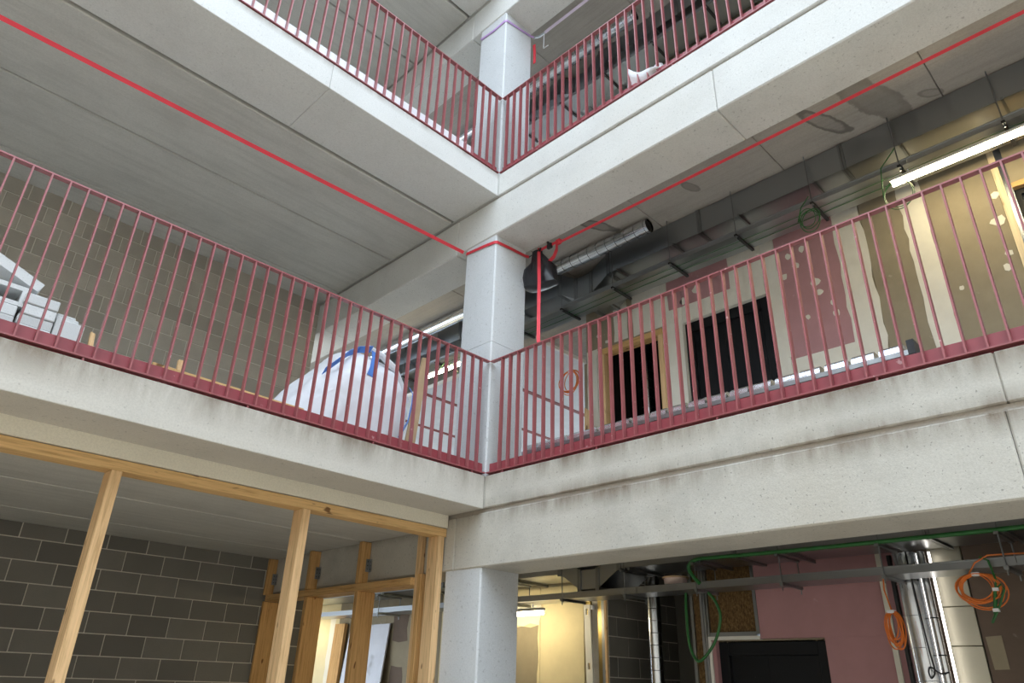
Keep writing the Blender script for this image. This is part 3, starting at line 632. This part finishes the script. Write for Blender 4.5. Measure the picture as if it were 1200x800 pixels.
# metal profiles on the right gallery floor
for i in range(3):
    pr_ = thing('metal_profile', (-.26, 2, 3.3 + i * .092), ('lowest galvanised profile of the bundle behind the right railing', 'middle galvanised profile of the bundle behind the right railing', 'shiny ribbed metal profile lying uppermost behind the right railing')[i], 'metal profile')
    z = 3.3 + i * .092
    B((-.32, .25, z), (-.19, 3.42, z + .03)).build('profile_base', 'galv', pr_)
    for j in range(19):
        y = .27 + j * .166
        MB().prism([(-.315, z + .03), (-.195, z + .03), (-.2, z + .065), (-.225, z + .088), (-.285, z + .088), (-.31, z + .065)], 1, y, y + .135).build('profile_rib', 'bright_metal', pr_, smooth=True)
    B((-.322, 3.42, z), (-.188, 3.46, z + .09)).build('end_cap', 'black_plastic', pr_)

# ------------------------------------------------------------------ cables and coils
def coil(label, c, ry, rz, n, r, mat, tail=None, seed=1, tilt=.0, tie=True, nm='cable_coil'):
    rnd = random.Random(seed); root = thing(nm, (c[0], c[1], c[2] - rz), label, 'cable coil')
    for i in range(n):
        a0 = rnd.uniform(.72, 1.08); b0 = rnd.uniform(.78, 1.1); dx = rnd.uniform(-.03, .03); dy = rnd.uniform(-.02, .02); ph = rnd.uniform(-.35, .35)
        pts = []
        for q in range(28):
            a = 2 * math.pi * q / 28
            y = ry * a0 * math.cos(a); z = rz * b0 * math.sin(a) + rz * (1 - b0)
            pts.append((c[0] + dx + tilt * math.cos(a), c[1] + dy + y * math.cos(ph) - z * math.sin(ph) * .4, c[2] + z))
        MB().tube(pts, r, 6, closed=True).build('cable_turn', mat, root, smooth=True)
    if tail: MB().tube(tail, r * 1.2, 6).build('cable_tail', mat, root, smooth=True)
    if tie:
        B((c[0] - .025, c[1] - .025, c[2] + rz - .012), (c[0] + .028, c[1] + .02, c[2] + rz + .008)).build('cable_tie', 'white_plastic', root)
    return root
coil('small orange cable coil hanging before the pale post, ground floor', (-1.57, 2.60, 2.10), .052, .115, 9, .0045, 'orange_cable', [(-1.57, 2.585, 2.455), (-1.57, 2.575, 2.36), (-1.57, 2.60, 2.215)], 3)
coil('larger orange cable coil hanging at the right end of the tray', (-1.53, 3.185, 2.315), .125, .105, 11, .0045, 'orange_cable', [(-1.53, 3.13, 2.41), (-1.53, 3.19, 2.49), (-1.55, 3.27, 2.535), (-1.6, 3.4, 2.54), (-1.65, 3.8, 2.53), (-1.68, 4.6, 2.53)], 5)
coil('orange cable loop hanging under the pale ceiling beyond the column', (-2.1, -.80, 5.05), .165, .165, 6, .006, 'orange_cable', [(-2.1, -.80, 5.29), (-2.1, -.81, 5.22)], 7)
coil('dark green cable loop hanging off the tray over the pink wall', (-1.53, 2.55, 5.585), .10, .11, 3, .0045, 'green_cable', [(-1.55, 2.58, 5.84), (-1.535, 2.50, 5.74), (-1.53, 2.455, 5.60)], 9, tie=False)
coil('thin green cable loop hanging below the lit tube lamp', (-1.53, 3.31, 5.45), .125, .15, 2, .004, 'green_cable', [(-1.55, 3.36, 5.95), (-1.54, 3.22, 5.8), (-1.53, 3.19, 5.5)], 11, tie=False)
gc = thing('green_cable_bundle', (-1.56, 3.25, 2.1), 'drooping green cable bundle with white ties beside the orange coil', 'cable')
for i, pts in enumerate((((-1.56, 3.22, 2.53), (-1.53, 3.27, 2.50), (-1.51, 3.29, 2.37), (-1.51, 3.25, 2.19), (-1.51, 3.21, 2.115)), ((-1.51, 3.215, 2.12), (-1.50, 3.28, 2.22), (-1.50, 3.325, 2.31), (-1.50, 3.315, 2.345), (-1.5, 3.27, 2.31), (-1.505, 3.235, 2.17)))):
    MB().tube(pts, .007, 6).build('cable', 'green_cable', gc, smooth=True)
for z, y in ((2.315, 3.275), (2.19, 3.248)): B((-1.525, y - .014, z - .01), (-1.49, y + .02, z + .01)).build('cable_tie', 'white_plastic', gc)
gh = thing('green_hose', (-1.6, 4, 1.9), 'green hose laid along the hangers and looped down near the door', 'hose')
def smooth_pts(p, n=6):
    p = [Vector(q) for q in p]; o = []
    for i in range(len(p) - 1):
        a, b, c, d = p[max(i - 1, 0)], p[i], p[i + 1], p[min(i + 2, len(p) - 1)]
        for j in range(n):
            t_ = j / n; o.append(.5 * ((2 * b) + (c - a) * t_ + (2 * a - 5 * b + 4 * c - d) * t_ ** 2 + (3 * b - a - 3 * c + d) * t_ ** 3))
    return o + [p[-1]]
MB().tube(smooth_pts([(-1.528, 9.5, 2.69), (-1.528, 6, 2.685), (-1.528, 4, 2.69), (-1.528, 3.36, 2.688), (-1.528, 2.0, 2.69), (-1.528, 1.3, 2.70), (-1.53, 1.1, 2.70), (-1.53, 1.02, 2.66), (-1.535, 1.02, 2.60), (-1.545, 1.10, 2.50)]), .016, 10).build('hose_run', 'green_cable', gh, smooth=True)
MB().tube(smooth_pts([(-1.60, 1.14, 2.43), (-1.60, 1.20, 2.36), (-1.60, 1.235, 2.23), (-1.60, 1.17, 2.05), (-1.60, 1.05, 1.92), (-1.61, .97, 1.905), (-1.63, .90, 2.04), (-1.66, .875, 2.3), (-1.7, .86, 2.45)]), .012, 10).build('hose_loop', 'green_cable', gh, smooth=True)
gt = thing('tray_cables', (-1.7, 2, 5.74), 'thin green cables clipped under the first-floor tray', 'cable')
for dx, rr in ((-.10, .003), (-.20, .0035)):
    MB().tube([(-1.56 + dx + .01 * math.sin(y * 2.1), y, 5.754 + .002 * math.sin(y * 3)) for y in [q * .3 - 3 for q in range(40)]], rr, 6).build('cable', 'green_cable', gt, smooth=True)
g3 = thing('corridor_cable', (-1.6, -2.3, 5.4), 'bright green cable tangle hanging by the lamp left of the column', 'cable')
MB().tube(smooth_pts([(-1.55, -2.6, 5.72), (-1.5, -2.75, 5.5), (-1.5, -2.62, 5.38), (-1.5, -2.5, 5.5), (-1.52, -2.45, 5.62), (-1.5, -2.3, 5.45), (-1.5, -2.2, 5.4), (-1.52, -2.1, 5.6)]), .008, 6).build('cable', 'green_cable', g3, smooth=True)

# ------------------------------------------------------------------ loose things on the ground-floor right wing
sp = thing('cable_spool', (-1.72, .75, 2.52), 'pale pink roll with a brown rim standing on the ground-floor tray', 'spool')
def disc(c, r0, r1, z0, z1, seg=24):
    m = MB(); m.v = [(c[0] + r * math.cos(2 * math.pi * j / seg), c[1] + r * math.sin(2 * math.pi * j / seg), z) for r, z in ((r0, z0), (r1, z1)) for j in range(seg)]
    m.f = [tuple(range(seg - 1, -1, -1)), tuple(range(seg, 2 * seg))] + [(j, (j + 1) % seg, seg + (j + 1) % seg, seg + j) for j in range(seg)]; return m
disc((-1.72, .75), .095, .105, 2.468, 2.585).build('roll', 'clay_pipe', sp, smooth=True); disc((-1.72, .75), .12, .12, 2.585, 2.597).build('rim', 'cardboard', sp, smooth=True)
se = thing('straight_edge', (-2.16, -.67, 0), 'white aluminium straight edge leaning by the cream wall', 'straight edge')
m = MB(); zt = 2.47
def bar(z0, z1, y0, y1):
    f = lambda z: -.10 * (zt - z) / zt * 0 - .0 + .08 * (zt - z) / zt
    k = len(m.v); x0, x1 = -2.185, -2.165
    m.v += [(x, y + f(z), z) for x in (x0, x1) for (y, z) in ((y0, z0), (y1, z0), (y1, z1), (y0, z1))]
    m.f += [tuple(k + q for q in t_) for t_ in ((0, 3, 2, 1), (4, 5, 6, 7), (0, 1, 5, 4), (1, 2, 6, 5), (2, 3, 7, 6), (3, 0, 4, 7))]
zz = 0.
for h0, h1 in ((.3, .36), (1.84, 1.90), (2.37, 2.43), (zt, zt)):
    bar(zz, h0, -.70, -.615)
    if h1 > h0: bar(h0, h1, -.70, -.675); bar(h0, h1, -.645, -.615)
    zz = h1
m.build('level_bar', 'white_trim', se)
disc((-2.175, -.585), .02, .02, 2.42, 2.46).build('end_stop', 'white_plastic', se)
fp = thing('foil_pipe', (-2.03, 2.62, 0), 'wide bright metal pipe standing beside the pink wall', 'pipe')
MB().tube([(-2.04, 2.615, z) for z in (0, .9, 1.8, 2.672)], .092, 32).build('pipe', 'bright_metal', fp, smooth=True)
for z in (.6, 1.0, 1.4, 1.78, 2.0, 2.22, 2.45): MB().tube([(-2.04 + .0935 * math.cos(a * .2618), 2.615 + .0935 * math.sin(a * .2618), z + .004 * math.sin(a * .2618)) for a in range(24)], .0018, 5, closed=True).build('seam', 'galv_dull', fp)
p2 = thing('dark_conduit', (-1.97, 2.50, 0), 'dark grey conduit between the pink wall end and the bright pipe', 'pipe')
MB().tube([(-2.05, 2.496, 0), (-2.05, 2.496, 2.672)], .018, 12).build('conduit', 'black_steel', p2, smooth=True)
p3 = thing('slim_pipe', (-2.0, 2.75, 0), 'slim metal pipe with clips beside the foil boards', 'pipe')
MB().tube([(-2.0, 2.742, 0), (-2.0, 2.742, 2.672)], .026, 16).build('pipe', 'bright_metal', p3, smooth=True)
for z in (1.2, 1.6, 1.95, 2.2, 2.5): MB().tube([(-2.0 + .027 * math.cos(a * .524), 2.742 + .027 * math.sin(a * .524), z) for a in range(12)], .004, 5, closed=True).build('clip', 'black_steel', p3)
bc = thing('black_cable', (-1.93, 2.7, 1.6), 'thin black cable tied round the bright pipes', 'cable')
MB().tube(smooth_pts([(-1.93, 2.66, 2.67), (-1.935, 2.665, 2.4), (-1.935, 2.68, 2.0), (-1.93, 2.69, 1.85), (-1.93, 2.66, 1.80), (-1.93, 2.65, 1.84), (-1.93, 2.67, 1.87), (-1.95, 2.72, 1.83), (-1.94, 2.78, 1.84)]), .006, 6).build('cable', 'black_plastic', bc, smooth=True)
MB().tube([(-2.04 + .098 * math.cos(a), 2.615 + .098 * math.sin(a), 2.56 + .01 * math.sin(a * 2)) for a in [q * .3 - 1.2 for q in range(10)]], .003, 5).build('tie_wire', 'black_plastic', bc)
ul = thing('upright_glow_strip', (-2.09, 2.765, .9), 'slim glowing strip standing upright against the foil boards', 'lamp')  # thin upright strip that glows softly, with a clip and a stand
MB().tube([(-2.1, 2.772, .9), (-2.1, 2.772, 2.68)], .009, 8).build('glow_tube', 'soft_glow', ul, smooth=True)
B((-2.185, 2.767, .9), (-2.11, 2.777, .93)).build('strip_clip', 'white_plastic', ul)
B((-2.135, 2.767, 0), (-2.125, 2.777, .9)).build('strip_stand', 'black_steel', ul)
# far end of the ground floor, seen between the timber posts
sheet('white_panel', 'tall white board leaning on the far wall behind the timber posts', ((-1.95, -5.15, 0), (-1.95, -4.16, 0), (-2.17, -4.15, 2.39), (-2.17, -5.10, 2.38)), .02, 'white_board', 'board')
sheet('timber_post', 'dark upright timber next to the leaning white board', ((-2.1, -5.52, 0), (-2.1, -5.25, 0), (-2.17, -5.22, 2.42), (-2.17, -5.48, 2.42)), .05, 'pine_warm_z', 'post')
for i, (y0, y1, z0, z1) in enumerate(((-4.12, -3.80, 2.16, 2.5), (-4.1, -3.84, 1.2, 1.86))):
    panel(g, 'filler_patch', 'dark_board', y0, y1, z0, z1, .003, .002, .02, 40 + i)
panel(g, 'joint_strip', 'filler', -5.75, -5.6, .6, 2.55, .003, .002, .02, 44)
sheet('timber_offcut', 'rough timber offcut leaning at the end of the pink wall', ((-2.1, -.60, 3.3), (-2.1, -.53, 3.3), (-2.16, -.52, 4.62), (-2.16, -.62, 4.70)), .02, 'pine_z', 'timber')
# white sheet and scraps on the second-floor railing
m = MB(); n0 = 9
for i in range(n0):
    f = i / (n0 - 1); y = 1.64 + f * .33
    for j in range(4): m.v.append((-.075 + .03 * j - .01 * math.sin(f * 5), y + .03 * j, 6.655 + .12 * (1 - f) ** 2 * (j / 3) + .02 * math.sin(f * 7 + j) + .03 * j * (1 - f)))
for i in range(n0 - 1):
    for j in range(3): m.f.append((i * 4 + j, i * 4 + j + 1, i * 4 + 5 + j, i * 4 + 4 + j))
ws = thing('plastic_sheet', (-.03, 1.85, 6.6), 'white plastic sheet scrap caught on the second-floor railing', 'sheet')
so = m.build('sheet_body', 'white_plastic', ws, smooth=True); sm = so.modifiers.new('thickness', 'SOLIDIFY'); sm.thickness = .003
MB().tube([(-.10, 1.985, 6.61), (-.10, 1.985, 6.80)], .045, 14).build('sheet_roll', 'white_plastic', ws, smooth=True)
